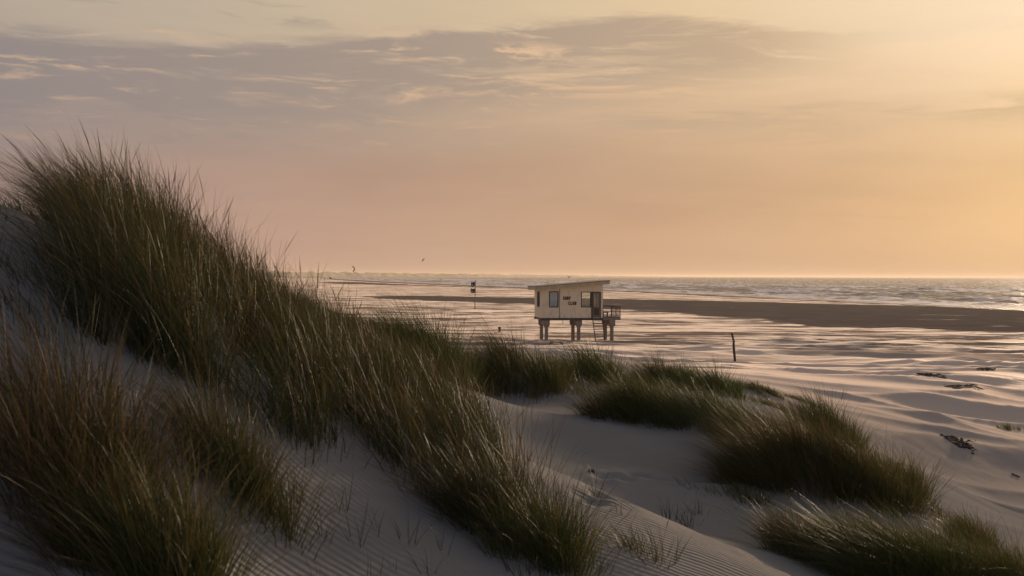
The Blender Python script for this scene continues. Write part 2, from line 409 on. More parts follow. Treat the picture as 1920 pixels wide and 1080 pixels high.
# ------------------------------------------------------------------ helpers for things
def tag(o, label=None, cat=None, group=None, kind=None):
    if label: o['label'] = label
    if cat: o['category'] = cat
    if group: o['group'] = group
    if kind: o['kind'] = kind
    return o
def empty(name, loc, rz=0.0):
    o = bpy.data.objects.new(name, None); COL.objects.link(o); o.location = loc; o.rotation_euler = (0, 0, rz)
    o.empty_display_size = .3
    return o
def hz(x, y): return float(height(np.array([float(x)]), np.array([float(y)]))[0])
class MB:
    def __init__(s): s.v = []; s.f = []
    def add(s, vs, fs):
        o = len(s.v); s.v += [tuple(p) for p in vs]; s.f += [tuple(i + o for i in f) for f in fs]; return s
    def box(s, x0, x1, y0, y1, z0, z1, z1b=None):
        z1b = z1 if z1b is None else z1b                    # top height at x1
        vs = [(x0, y0, z0), (x1, y0, z0), (x1, y1, z0), (x0, y1, z0), (x0, y0, z1), (x1, y0, z1b), (x1, y1, z1b), (x0, y1, z1)]
        return s.add(vs, [(0, 3, 2, 1), (4, 5, 6, 7), (0, 1, 5, 4), (1, 2, 6, 5), (2, 3, 7, 6), (3, 0, 4, 7)])
    def bar(s, a, b, w_, h_=None):
        a, b = Vector(a), Vector(b); h_ = h_ or w_
        d_ = (b - a).normalized(); up = Vector((0, 0, 1)) if abs(d_.z) < .9 else Vector((0, 1, 0))
        sx = d_.cross(up).normalized() * w_ / 2; sy = sx.cross(d_).normalized() * h_ / 2
        vs = [p + i * sx + j * sy for p in (a, b) for i, j in ((-1, -1), (1, -1), (1, 1), (-1, 1))]
        return s.add(vs, [(0, 1, 2, 3), (7, 6, 5, 4), (0, 4, 5, 1), (1, 5, 6, 2), (2, 6, 7, 3), (3, 7, 4, 0)])
    def tube(s, pts, rad, n=8, jit=0.0):
        pts = [Vector(p) for p in pts]; rad = rad if isinstance(rad, (list, tuple)) else [rad] * len(pts)
        vs = []; fs = []
        for i, p in enumerate(pts):
            d_ = (pts[min(i + 1, len(pts) - 1)] - pts[max(i - 1, 0)]).normalized()
            up = Vector((0, 1, 0)) if abs(d_.y) < .9 else Vector((1, 0, 0))
            a = d_.cross(up).normalized(); b = d_.cross(a)
            for k in range(n):
                t_ = 2 * math.pi * k / n; rr = rad[i] * (1 + random.uniform(-jit, jit))
                vs.append(p + a * math.cos(t_) * rr + b * math.sin(t_) * rr)
        for i in range(len(pts) - 1):
            for k in range(n): fs.append((i * n + k, i * n + (k + 1) % n, (i + 1) * n + (k + 1) % n, (i + 1) * n + k))
        fs += [tuple(range(n))[::-1], tuple((len(pts) - 1) * n + k for k in range(n))]
        return s.add(vs, fs)
    def build(s, name, mat, parent=None, bevel=0.0, smooth=False):
        me = bpy.data.meshes.new(name); me.from_pydata(s.v, [], s.f); me.update()
        me.materials.append(mat)
        if smooth: me.polygons.foreach_set('use_smooth', [True] * len(me.polygons))
        o = bpy.data.objects.new(name, me); COL.objects.link(o)
        if parent is not None: o.parent = parent
        if bevel:
            b = o.modifiers.new('bevel', 'BEVEL'); b.width = bevel; b.segments = 2; b.limit_method = 'ANGLE'
        return o

# ------------------------------------------------------------------ sand material
def mat_sand():
    m, n, out = material('sand')
    geo = n.new('ShaderNodeNewGeometry'); pos = X(n, geo.outputs['Position'])
    x, y, z = n.sep(pos)
    at = n.new('ShaderNodeAttribute', attribute_name='wet'); wet = X(n, at.outputs['Fac'])
    r = n.new('ShaderNodeVectorMath', operation='LENGTH'); n.put(r.inputs[0], n.comb(x, y)); r = X(n, r.outputs['Value'])
    # streaks of damp and dry sand on the open beach
    sv = n.comb(x * .75 + y * .12, y * 1.0 + x * .10, 0.0)
    s1 = n.noise(n.comb(x * .05 + y * .02, y * .16 + x * .02), 1.0, 7, .60, .6)
    s2 = n.noise(n.comb(x * .16, y * .55 + x * .05), 1.0, 6, .65, .4)
    open_ = n.sm(r, 24, 62); out_ = n.sm(r, 58, 115)
    dry = (s1 * .55 + s2 * .45)
    streak = n.sm(dry, .53, .475) * out_
    fine = n.noise(pos, 60, 3, .6)
    mott = n.noise(pos, 1.3, 4, .6)
    c = n.mix(mott, (.200, .192, .188), (.255, .243, .235))
    c = n.mix(fine * .35, c, (.17, .15, .135))
    c = n.mix(open_ * .80, c, (.60, .49, .415))  # paler dry sand outward, with the flats' sunlit brightness put into the colour
    c = n.mix(streak * .95, c, (.17, .13, .11))
    wetc = n.mix(n.sm(s2, .42, .68), (.170, .137, .116), (.235, .188, .158))
    wet = n.sm(wet + (s2 - .5) * 1.0 + (s1 - .5) * .6, .32, .60)
    wf = (wet * (1.0 - n.sm(s1 + (s2 - .5) * .7, .66, .74) * .25)).clamp()
    c = n.mix(wf, c, wetc)
    rough = n.m('ADD', .68, wf * .2)
    # wind ripples: they fade where they are finer than the eye resolves
    wav = n.new('ShaderNodeTexWave', wave_type='BANDS', bands_direction='Y', wave_profile='SIN')
    rot = n.comb(x * .93 - y * .12 * 1.0, y + x * .22, z * 1.6)
    n.put(wav.inputs['Vector'], rot); wav.inputs['Scale'].default_value = 4.6
    wav.inputs['Distortion'].default_value = 5.0; wav.inputs['Detail'].default_value = 2; wav.inputs['Detail Scale'].default_value = .55
    patch = n.sm(n.noise(pos, .55, 3, .55), .40, .62) * .85 + .15
    wv = X(n, wav.outputs['Fac']) * patch * n.sm(r, 40, 16)
    b1 = n.new('ShaderNodeBump'); b1.inputs['Strength'].default_value = .6; b1.inputs['Distance'].default_value = .012; n.put(b1.inputs['Height'], wv)
    b2 = n.new('ShaderNodeBump'); b2.inputs['Strength'].default_value = .5; b2.inputs['Distance'].default_value = .03
    n.put(b2.inputs['Height'], n.noise(pos, 7, 4, .6) * n.sm(r, 90, 20)); n.l.new(b1.outputs[0], b2.inputs['Normal'])
    b3 = n.new('ShaderNodeBump'); b3.inputs['Strength'].default_value = 1.0; b3.inputs['Distance'].default_value = .16
    n.put(b3.inputs['Height'], s2 * (open_ * .35 + out_ * .65) * (1.0 - wf * .9)); n.l.new(b2.outputs[0], b3.inputs['Normal'])
    p = principled(n, out, **{'Base Color': c, 'Roughness': rough, 'Specular IOR Level': ((.0 + out_ * .34 - streak * .40) * (1.0 - wf)).clamp(), 'Sheen Weight': (open_ * (1.0 - wf) * (1.0 - streak * .85) * .58), 'Sheen Roughness': .5, 'Sheen Tint': (1.0, .84, .74)})
    n.l.new(b3.outputs[0], p.inputs['Normal'])
    return m
ground = build_ground(); ground.data.materials.append(mat_sand()); tag(ground, kind='structure')

# ------------------------------------------------------------------ sea
def build_sea():
    ring = []; r_ = 190.0
    while r_ < 58000:
        ring.append(r_); r_ *= 1 + (.0035 if r_ < 900 else (.006 if r_ < 2500 else (.02 if r_ < 9000 else .10)))
    az = np.r_[np.arange(-33, -27, 1.), np.arange(-27, 27.01, .07), np.arange(28, 150, 1.5)]
    a, r = np.meshgrid(np.radians(az), np.array(ring))
    x, y = r * np.sin(a), r * np.cos(a)
    s = -shore(x, y)                                     # metres out from the edge
    al = y                                               # along the coast, roughly
    warp = 9 * perlin(al / 90, s / 60, 3) + 3 * perlin(al / 22, s / 25, 4)
    ph = (s + warp) / 30.0
    sw = np.abs(np.sin(np.pi * ph)) ** 3                  # rollers
    rowmod = sstep(perlin(al / 45, np.floor(ph) * 3.7, 6), -.25, .35)
    surf = sstep(s, 6, 25) * (1 - sstep(s, 190, 330))
    fade = 1 - sstep(r, 3000, 8000)
    roll = (sw * rowmod) * surf * .75
    chop = (.42 * perlin(x / 4, y / 4, 8) + .42 * perlin(x / 12 + .3, y / 12, 9) + .25 * perlin(x / 30, y / 22, 10)) * fade * sstep(s, 3, 40)
    z = SEA + roll + chop
    hiss = fbm(al / 12, s / 7, 4, 14)
    foam = sstep(sw * rowmod + hiss * .5, .38, .75) * surf
    wash = sstep(hiss * .9 + .5 - np.abs(s - 18) / 60, .12, .5) * (1 - sstep(s, 50, 100))
    caps = sstep(perlin(x / 5, y / 5, 8) * .8 + perlin(x / 12 + .3, y / 12, 9) + perlin(x / 40, y / 60, 17) * .35, .40, .65) * sstep(s, 60, 200) * .8
    foam = np.clip(np.maximum(np.maximum(foam, wash * .8), caps), 0, 1)
    ob = mesh_grid('sea', x, y, z, {'foam': foam, 'shallow': 1 - sstep(s, 0, 60)})
    m, n, out = material('sea_water')
    geo = n.new('ShaderNodeNewGeometry'); pos = X(n, geo.outputs['Position'])
    px_, py_, pz_ = n.sep(pos)
    f = X(n, n.new('ShaderNodeAttribute', attribute_name='foam').outputs['Fac'])
    br = n.noise(n.comb(px_ * 1.0, py_ * .35), .9, 6, .75)
    far = n.noise(n.comb(px_ * .05, py_ * .02), 1.0, 6, .7)
    ff = (n.sm(f * .9 + br * .5, .42, .80) + n.sm(far, .56, .70) * .30).clamp()
    c = n.mix(ff, (.22, .165, .14), (.86, .77, .73))
    p = principled(n, out, **{'Base Color': c, 'Roughness': .35 + ff * .35, 'IOR': 1.33})
    b = n.new('ShaderNodeBump'); b.inputs['Strength'].default_value = 1; b.inputs['Distance'].default_value = .6
    n.put(b.inputs['Height'], n.noise(pos, .45, 6, .7)); n.l.new(b.outputs[0], p.inputs['Normal'])
    ob.data.materials.append(m); tag(ob, kind='structure')
build_sea()

# ------------------------------------------------------------------ far dune coast across the bay
def build_hills():
    m, n, out = material('far_dune')
    geo = n.new('ShaderNodeNewGeometry')
    c = n.mix(n.sm(n.noise(geo.outputs['Position'], .01, 5, .6), .42, .58), (.09, .08, .05), (.26, .22, .17))
    principled(n, out, **{'Base Color': c, 'Roughness': .9})
    path = [(-500, 2700, 22), (300, 3300, 23), (560, 4000, 23), (700, 5000, 24), (900, 6800, 22), (1080, 9500, 20), (1260, 14000, 6), (1330, 16000, 0)]
    T = np.linspace(0, len(path) - 1, 900); I = np.arange(len(path))
    px = np.interp(T, I, [p[0] for p in path]); d = np.interp(T, I, [p[1] for p in path]); h = np.interp(T, I, [p[2] for p in path])
    S = np.linspace(-1, 1, 17)
    t, s = np.meshgrid(T, S, indexing='ij')
    D_ = d[:, None] + s * 220; X_ = (px[:, None] - 960) / FPX * d[:, None] + s * 20
    prof = (1 - np.abs(s) ** 1.5)
    Z_ = SEA - 2 + (h[:, None] + 2.5) * prof * (.78 + .42 * fbm(t * 9, s * 1.5, 4, 61))
    o = mesh_grid('far_dune_hills', X_, D_, Z_); o.data.materials.append(m); tag(o, kind='structure')
build_hills()

# ------------------------------------------------------------------ grass
def mat_grass():
    m, n, out = material('marram_grass')
    at = n.new('ShaderNodeAttribute', attribute_name='col'); c = at.outputs['Color']
    p = principled(n, None, **{'Base Color': c, 'Roughness': .50, 'Specular IOR Level': .14})
    tr = n.new('ShaderNodeBsdfTranslucent'); n.put(tr.inputs[0], n.mix(1.0, X(n, c), (1.15, 1.0, .6), 'MULTIPLY'))
    mx = n.new('ShaderNodeMixShader'); mx.inputs[0].default_value = .24
    n.l.new(p.outputs[0], mx.inputs[1]); n.l.new(tr.outputs[0], mx.inputs[2]); n.l.new(mx.outputs[0], out.inputs[0])
    return m
GRASS = mat_grass()
def blades(name, x, y, L, sx, sy, wind, width, K, col, z=None, heads=0.0):
    """ribbons from roots (x,y); (sx,sy) splay; wind = leftward bend; K rings below the tip"""
    N = len(x)
    z = height(x, y) - .03 if z is None else z
    root = np.stack([x, y, z], -1)
    up = np.stack([sx - wind * .25, sy, np.ones(N)], -1); up /= np.linalg.norm(up, axis=1)[:, None]
    bend = np.stack([-wind + sx * .6, sy * .6 + rng.normal(0, .05, N), -.10 - .35 * wind ** 2 - .25 * np.hypot(sx, sy)], -1)
    th = rng.uniform(0, np.pi, N); side = np.stack([np.cos(th), np.sin(th) * .7, np.zeros(N)], -1)
    head = rng.random(N) < heads
    vs = np.empty((N, 2 * K + 1, 3))
    for k in range(K):
        t = k / K
        c = root + L[:, None] * (up * t + bend * t ** 2 * .8)
        wd = width * np.where(head, .40, (1 - t) ** .6)
        if k == K - 1: wd = np.where(head, width * 1.5, wd)
        vs[:, 2 * k] = c - side * wd[:, None] / 2; vs[:, 2 * k + 1] = c + side * wd[:, None] / 2
    vs[:, 2 * K] = root + L[:, None] * (up + bend * .8)
    F4 = np.array([[2 * k, 2 * k + 1, 2 * k + 3, 2 * k + 2] for k in range(K - 1)])
    off = (np.arange(N) * (2 * K + 1))[:, None, None]
    q = (F4[None] + off).reshape(N, -1)
    tri = np.array([2 * K - 2, 2 * K - 1, 2 * K])[None] + off[:, 0]
    loops = np.c_[q, tri].astype(np.int32)
    starts = (np.arange(N)[:, None] * loops.shape[1] + np.r_[np.arange(K - 1) * 4, (K - 1) * 4][None]).astype(np.int32)
    me = bpy.data.meshes.new(name)
    me.vertices.add(N * (2 * K + 1)); me.vertices.foreach_set('co', vs.astype(np.float32).ravel())
    me.loops.add(loops.size); me.loops.foreach_set('vertex_index', loops.ravel())
    me.polygons.add(starts.size); me.polygons.foreach_set('loop_start', starts.ravel())
    me.update(calc_edges=True)
    cc = np.ones((N, 2 * K + 1, 4)); 
    col = np.where(head[:, None], np.array([.11, .088, .058]) * rng.uniform(.7, 1.3, (N, 1)), col)
    cc[:, :, :3] = col[:, None]
    tipt = np.repeat(np.arange(K + 1) / K, 2)[:2 * K + 1]
    straw = np.array([.11, .085, .05])                   # blades dry out towards the tip and the root
    dryk = (np.clip(tipt - .55, 0, 1) * .9)[None, :, None] * rng.uniform(0, 1, (N, 1, 1))
    cc[:, :, :3] = cc[:, :, :3] * (1 - dryk) + straw * dryk
    at = me.attributes.new('col', 'FLOAT_COLOR', 'POINT'); at.data.foreach_set('color', cc.astype(np.float32).ravel())
    me.materials.append(GRASS)
    o = bpy.data.objects.new(name, me); COL.objects.link(o)
    return o
GREEN, OLIVE, TAN = np.array([.020, .036, .013]), np.array([.042, .048, .020]), np.array([.090, .077, .042])
def tufts(tx, ty, nb, rad, L, lean, dry=.30):
    """arrays for many tufts -> per-blade arrays"""
    M = len(tx); i = np.repeat(np.arange(M), nb)
    N = len(i)
    ox, oy = rng.normal(0, 1, N) * rad[i], rng.normal(0, 1, N) * rad[i]
    k = 1 / (rad[i] + 1e-6)
    odd = np.where(rng.random(N) < .12, 3.0, 1.0)
    sx = ox * k * .14 + rng.normal(0, .10, N) * odd; sy = oy * k * .14 + rng.normal(0, .10, N) * odd
    ln = L[i] * (.38 + .72 * rng.beta(2.2, 1.6, N))
    wd = np.clip(lean[i] * rng.uniform(.5, 1.5, M)[i] * rng.uniform(.3, 1.7, N), -.1, 1.15)
    g = rng.random((M, 1))[i]; base = (GREEN * g + OLIVE * (1 - g)) * rng.uniform(.65, 1.5, (M, 1))[i]
    base = base * rng.uniform(.7, 1.35, (N, 1))
    isd = rng.random(N) < np.repeat(np.clip(rng.normal(dry, .12, M), .03, .8), nb)
    c = np.where(isd[:, None], TAN * rng.uniform(.55, 1.25, (N, 1)), base)
    return tx[i] + ox, ty[i] + oy, ln, sx, sy, wd, c

# the big slope on the left: nobody could count its tufts
FOOT = [(-900, 5.9), (-60, 5.9), (120, 6.0), (190, 6.25), (350, 6.3), (470, 6.45), (560, 6.7), (700, 7.05), (850, 7.15), (960, 7.0),
        (965, 7.9), (915, 9.4), (825, 11.6), (765, 14.), (735, 18.), (745, 22.), (800, 27.), (835, 34), (800, 38), (560, 30), (200, 20), (-300, 14), (-900, 9)]
FOOTW = [wpos(px, d) for px, d in FOOT]
def fill(n, seed):
    bx = np.array(FOOTW); x0, x1 = bx[:, 0].min(), bx[:, 0].max(); y0, y1 = 5.5, 38
    # more tufts close by
    y = y0 + (y1 - y0) * rng.random(n) ** 1.55; x = rng.uniform(x0, x1, n)
    px = x / y * FPX + 960
    ok = (poly_sd(x, y, FOOTW) > 0) & (px > -180)
    # sandy gaps in the cover
    gap = fbm(x / 1.3, y / 1.3, 3, 71)
    ok &= gap > -.38 + rng.normal(0, .08, n)
    ok &= ~((px < 125 + 14 * rng.normal(0, 1, n)) & (y > 6.0) & (y < 10) & (rng.random(n) < .86))
    ok &= ~(((px - 365) / 40) ** 2 + ((y - 7.25) / .35) ** 2 < 1)
    return x[ok], y[ok]
tx, ty = fill(4700, 1)
nb = np.where(ty < 12, 54, np.where(ty < 20, 40, 26))
keep = np.ones(len(tx), bool)
Lt = np.clip(.80 + .22 * fbm(tx / 1.2, ty / 1.2, 3, 73) + rng.normal(0, .06, len(tx)), .45, 1.15)
pxt = tx / ty * FPX + 960
Lt *= (1 + .30 * sstep(pxt, 120, 190) * sstep(-pxt, -520, -330)) * (1 - .62 * sstep(-pxt, -128, -105)) - .30 * sstep(ty, 9, 12) * (1 - sstep(ty, 15, 20))
lean = .30 + .22 * sstep(ty, 6, 12) + .1 * fbm(tx, ty, 2, 75)
cr = rng.uniform(0, 1, 190); cpx = 150 + 350 * cr; cd = 6.9 + 2.2 * cr + rng.normal(0, .25, 190)
tx = np.r_[tx, (cpx - 960) / FPX * cd]; ty = np.r_[ty, cd]; nb = np.r_[nb, np.full(190, 9)]
Lt = np.r_[Lt, rng.uniform(.95, 1.28, 190) - .35 * cr]; lean = np.r_[lean, rng.uniform(.35, .6, 190)]
for nm, sel, K, wdt, lab in ((None, ty < 10.5, 6, .0052, 0), (None, (ty >= 10.5), 4, .0080, 0)):
    a = tufts(tx[sel], ty[sel], nb[sel], rng.uniform(.035, .11, sel.sum()) * np.where(ty[sel] > 12, 1.6, 1), Lt[sel], lean[sel])
    far_ = K == 4
    wv_ = wdt * (a[1] / 15 if far_ else np.ones(len(a[0])))
    o = blades('marram_grass', a[0], a[1], a[2], a[3], a[4], a[5], np.clip(wv_, .005, .014), K, a[6], heads=.11 if not far_ else .04)
    tag(o, 'tall wind bent marram grass covering the near dune slope at left' if not far_ else 'shorter marram grass running down the far part of the left dune slope',
        'grass', kind='stuff')
print('slope tufts', len(tx))

for (px, d, rx, ry, L, nt, nbl, ln, mound, label) in TUSS:
    if 11 < d < 30 and L > .5: L *= 1.30; ln *= .9; nt = int(nt * 1.2)
    x0, y0 = wpos(px, d)
    rr = np.sqrt(rng.random(nt)); th = rng.uniform(0, 2 * np.pi, nt)
    tx_, ty_ = x0 + rx * rr * np.cos(th), y0 + ry * rr * np.sin(th)
    tr_ = rng.uniform(.06, .13, nt) * (1.0 if d < 9 else .95) * (.6 if rx < .3 else 1)
    Lt_ = L * (1 - .30 * rr ** 2) * rng.uniform(.68, 1.22, nt)
    nbs = np.full(nt, nbl)
    if nt > 20:                                          # runners: scattered shoots round the edge
        ns = int(nt * .30); rr[:ns] = rng.uniform(1.0, 1.55, ns)
        tx_, ty_ = x0 + rx * rr * np.cos(th), y0 + ry * rr * np.sin(th)
        nbs[:ns] = np.clip(nbl * .22, 6, 20).astype(int); Lt_[:ns] = L * rng.uniform(.30, .62, ns)
    a = list(tufts(tx_, ty_, nbs, tr_, Lt_, np.full(nt, ln), .28 if d > 9 else .40))
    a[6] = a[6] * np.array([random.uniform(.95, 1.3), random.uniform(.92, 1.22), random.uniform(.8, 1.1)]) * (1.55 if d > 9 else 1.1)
    # outer blades splay away from the middle
    dx_, dy_ = np.clip((a[0] - x0) / rx, -1, 1), np.clip((a[1] - y0) / ry, -1, 1)
    a[3] = a[3] + dx_ * .22; a[4] = a[4] + dy_ * .22
    K = 6 if d < 9 else 4
    z = height(a[0], a[1]) - .03
    a[0] -= x0; a[1] -= y0
    zb = hz(x0, y0)
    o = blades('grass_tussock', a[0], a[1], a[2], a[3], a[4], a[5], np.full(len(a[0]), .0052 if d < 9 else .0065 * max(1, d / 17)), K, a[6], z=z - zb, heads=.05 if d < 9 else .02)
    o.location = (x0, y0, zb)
    tag(o, label, 'grass tussock', 'separate tussocks of dune grass')

# single shoots on the bare sand
SHOOTS = [(575, 6.1), (612, 5.9), (640, 6.3), (668, 6.0), (590, 5.5), (705, 6.25), (738, 5.9), (765, 6.3), (800, 6.0), (690, 5.65), (830, 6.4), (525, 5.9), (550, 6.1), (500, 6.0), (1165, 8.2),
          (1115, 8.6), (1255, 12.4), (1290, 12.0), (880, 9.6), (1310, 12.9), (930, 21.5), (955, 21.2)]
for px, d in SHOOTS:
    x0, y0 = wpos(px, d); nb_ = random.randint(5, 11) if d < 10 else 22
    a = tufts(np.zeros(1), np.zeros(1), np.array([nb_]), np.array([.025 if d < 10 else .05]), np.array([random.uniform(.18, .36)]), np.array([.15]), .4)
    zb = hz(x0, y0)
    o = blades('grass_shoot', a[0], a[1], a[2], a[3] * 1.3, a[4], a[5], np.full(len(a[0]), .0045 if d < 10 else .006), 5, a[6], z=np.full(len(a[0]), -.02))
    o.location = (x0, y0, zb)
    tag(o, 'sparse thin shoot of grass rising alone from bare rippled sand', 'grass shoot', 'lone grass shoots on bare sand')

# ------------------------------------------------------------------ simple materials
def simple(name, col, rough=.7, var=.12, scale=3.0, metallic=0.0, stretch=(1, 1, 1), spec=.4):
    m, n, out = material(name)
    t = n.new('ShaderNodeTexCoord').outputs['Object']
    mp = n.new('ShaderNodeMapping'); n.put(mp.inputs[0], t); mp.inputs['Scale'].default_value = stretch
    nn = n.noise(mp.outputs[0], scale, 5, .6)
    c = n.mix(nn, tuple(c_ * (1 - var * 1.6) for c_ in col), tuple(min(1, c_ * (1 + var * 1.6)) for c_ in col))
    p = principled(n, out, **{'Base Color': c, 'Roughness': rough, 'Metallic': metallic, 'Specular IOR Level': spec})
    b = n.new('ShaderNodeBump'); b.inputs['Strength'].default_value = .3; b.inputs['Distance'].default_value = .01
    n.put(b.inputs['Height'], nn); n.l.new(b.outputs[0], p.inputs['Normal'])
    return m
WALL = None
def mat_wall():
    m, n, out = material('beige_cladding')
    t = n.new('ShaderNodeTexCoord').outputs['Object']
    x, y, z = n.sep(t)
    gr = n.noise(n.comb(x * .6, y, z * 5.0), 2.0, 5, .6)
    st = n.noise(n.comb(x * 3.0, y * 3, z * .5), 1.5, 5, .65)
    board = n.m('PINGPONG', z, .10) / .10
    c = n.mix(gr, (.72, .60, .44), (.82, .70, .53))
    c = n.mix(n.sm(st, .50, .72) * .6, c, (.42, .33, .24))
    low = n.sm(z, 3.1, 2.4) * n.sm(n.noise(t, 2.5, 5, .7), .50, .66)
    c = n.mix(low * .7, c, (.32, .25, .19))
    p = principled(n, out, **{'Base Color': c, 'Roughness': .72})
    b = n.new('ShaderNodeBump'); b.inputs['Strength'].default_value = .5; b.inputs['Distance'].default_value = .012
    n.put(b.inputs['Height'], n.sm(board, .0, .12)); n.l.new(b.outputs[0], p.inputs['Normal'])
    return m
WALL = mat_wall()
ROOFM = simple('roof_felt', (.20, .17, .14), .85, .2, 2)
FASCIA = simple('roof_fascia', (.46, .37, .24), .7, .25, 2)
FRAMEM = simple('dark_window_frame', (.045, .035, .035), .5)
CONC = simple('weathered_concrete', (.24, .195, .17), .85, .25, 2)
STEEL = simple('rusty_steel', (.060, .045, .040), .6, .3, 6)
DARKW = simple('dark_wood', (.055, .038, .030), .8, .35, 5)
BACKING = simple('pale_blue_backing', (.60, .70, .85), .7, .05)
INNER = simple('cabin_lining', (.40, .34, .27), .8)
CURT = simple('cream_curtain', (.70, .62, .44), .8, .1)
LETT = simple('black_letter_paint', (.075, .014, .013), .5, .1)
BLACK = simple('dark_weed', (.080, .066, .056), .95, .5, 8, spec=.05)
REDB = simple('red_brown_lump', (.09, .028, .022), .8, .3)
def mat_glass():
    m, n, out = material('window_glass')
    g = n.new('ShaderNodeBsdfGlossy'); g.inputs['Roughness'].default_value = .03
    t = n.new('ShaderNodeBsdfTransparent'); n.put(t.inputs[0], (.92, .94, .92))
    fr = n.new('ShaderNodeFresnel'); fr.inputs['IOR'].default_value = 1.5
    mx = n.new('ShaderNodeMixShader'); n.l.new(fr.outputs[0], mx.inputs[0]); n.l.new(t.outputs[0], mx.inputs[1]); n.l.new(g.outputs[0], mx.inputs[2])
    n.l.new(mx.outputs[0], out.inputs[0]); return m
GLASS = mat_glass()

# ------------------------------------------------------------------ the cabin on stilts
HX, HY, HROT = (1015 - 960) / FPX * 106, 106.0, R(7.8)
G0 = .15
# local frame: x along the front wall (0..5.85), y = depth (0 front, 4 back), z = world height
cab = empty('beach_cabin', (HX, HY, 0), HROT)
tag(cab, 'beige surf club cabin with sloping roof standing on concrete stilts over the beach', 'beach cabin')
Wd, Dp, ZB = 5.85, 4.0, 2.29
ztop = lambda x: 4.93 + (5.42 - 4.93) * x / Wd
def wall_x(mb, y0, y1, x0, x1, holes):
    """wall along x with rectangular holes (hx0,hx1,hz0,hz1)"""
    xs = sorted({x0, x1, *[h[0] for h in holes], *[h[1] for h in holes]})
    for a, b in zip(xs[:-1], xs[1:]):
        hs = sorted((h for h in holes if h[0] <= a + 1e-6 and h[1] >= b - 1e-6), key=lambda h: h[2])
        z = ZB
        for h in hs:
            if h[2] > z + 1e-4: mb.box(a, b, y0, y1, z, h[2])
            z = h[3]
        mb.box(a, b, y0, y1, z, ztop(a), ztop(b))
w1 = (.76, 1.60, 3.31, 4.75); w2 = (3.80, 4.70, 3.31, 4.72); dr = (4.84, 5.62, 2.34, 4.72)
mb = MB(); wall_x(mb, 0, .1, 0, Wd, [w1, w2, dr]); mb.build('front_wall', WALL, cab)
bw = (4.35, 5.55, 3.2, 4.75)
mb = MB(); wall_x(mb, Dp - .1, Dp, 0, Wd, [bw]); mb.build('back_wall', WALL, cab)
lw = (.9, 2.3, 3.31, 4.72)
def wall_y(mb, xa, xb, y0, y1, holes):
    ys = sorted({y0, y1, *[h[0] for h in holes], *[h[1] for h in holes]})
    for a, b in zip(ys[:-1], ys[1:]):
        z = ZB
        for h in holes:
            if h[0] <= a + 1e-6 and h[1] >= b - 1e-6:
                mb.box(xa, xb, a, b, z, h[2]); z = h[3]
        mb.box(xa, xb, a, b, z, ztop(xa) - .004, ztop(xb) - .004)
mb = MB(); wall_y(mb, 0, .1, .1, Dp - .1, [lw]); mb.build('side_wall', WALL, cab)
rw = (1.0, 3.0, 2.34, 4.7)
mb = MB(); wall_y(mb, Wd - .1, Wd, .1, Dp - .1, [rw]); mb.build('side_wall', WALL, cab)
MB().box(.1, Wd - .1, .1, Dp - .1, ZB, ZB + .04).build('floor', DARKW, cab)
MB().box(2.62, 2.62 + .08, .1, Dp - .1, ZB + .05, 4.95).build('partition', INNER, cab)
mb = MB(); mb.box(-.04, Wd + .04, -.03, .17, 2.07, ZB - .002); mb.box(-.04, Wd + .04, Dp - .2, Dp, 2.07, ZB - .002)
for k in range(4): mb.box(.1 + k * 1.85, .25 + k * 1.85, .17, Dp - .2, 2.09, ZB - .004)
mb.build('floor_beam', STEEL, cab)
MB().box(1.705, 1.745, -.025, -.001, ZB + .01, 5.03).build('cladding_joint', DARKW, cab)
# roof
rx0, rx1, ry0, ry1 = -.62, Wd + .56, -.45, Dp + .35
zr = lambda x: 4.93 + (5.42 - 4.93) * x / Wd + .004
mb = MB(); vs = []
for y in (ry0, ry1):
    for x in (rx0, rx1): vs += [(x, y, zr(x)), (x, y, zr(x) + .30)]
mb.add(vs, [(0, 2, 3, 1), (4, 5, 7, 6), (0, 1, 5, 4), (2, 6, 7, 3), (1, 3, 7, 5), (0, 4, 6, 2)])
roof = mb.build('roof', FASCIA, cab)
mb = MB(); vs = []
for y in (ry0 - .03, ry1 + .03):
    for x in (rx0 - .03, rx1 + .03): vs += [(x, y, zr(x) + .302), (x, y, zr(x) + .37)]
mb.add(vs, [(0, 2, 3, 1), (4, 5, 7, 6), (0, 1, 5, 4), (2, 6, 7, 3), (1, 3, 7, 5), (0, 4, 6, 2)])
mb.build('roof_edge', ROOFM, roof)
def window(h, y, parent, pane_mat=None, backing=False, mull=(), name='window'):
    x0, x1, z0, z1 = h; f = .085; mb = MB()
    ya, yb = y - .025, y + .085
    mb.box(x0 - .03, x0 + f - .03, ya, yb, z0 - .03, z1 + .03); mb.box(x1 - f + .03, x1 + .03, ya, yb, z0 - .03, z1 + .03)
    mb.box(x0 + f - .03, x1 - f + .03, ya, yb, z0 - .03, z0 + f - .03); mb.box(x0 + f - .03, x1 - f + .03, ya, yb, z1 - f + .03, z1 + .03)
    for k in mull: mb.box(k - .03, k + .03, ya + .01, yb - .01, z0 + f - .03, z1 - f + .03)
    o = mb.build(name, FRAMEM, parent)
    MB().box(x0 + .055, x1 - .055, y + .03, y + .042, z0 + .055, z1 - .055).build('pane', GLASS, o)
    if backing: MB().box(x0 + .055, x1 - .055, y + .075, y + .084, z0 + .055, z1 - .055).build('backing', BACKING, o)  # pale blue sheet close behind the pane
    return o
window(w1, 0, cab, backing=True)
window(w2, 0, cab)
window(bw, Dp - .07, cab)
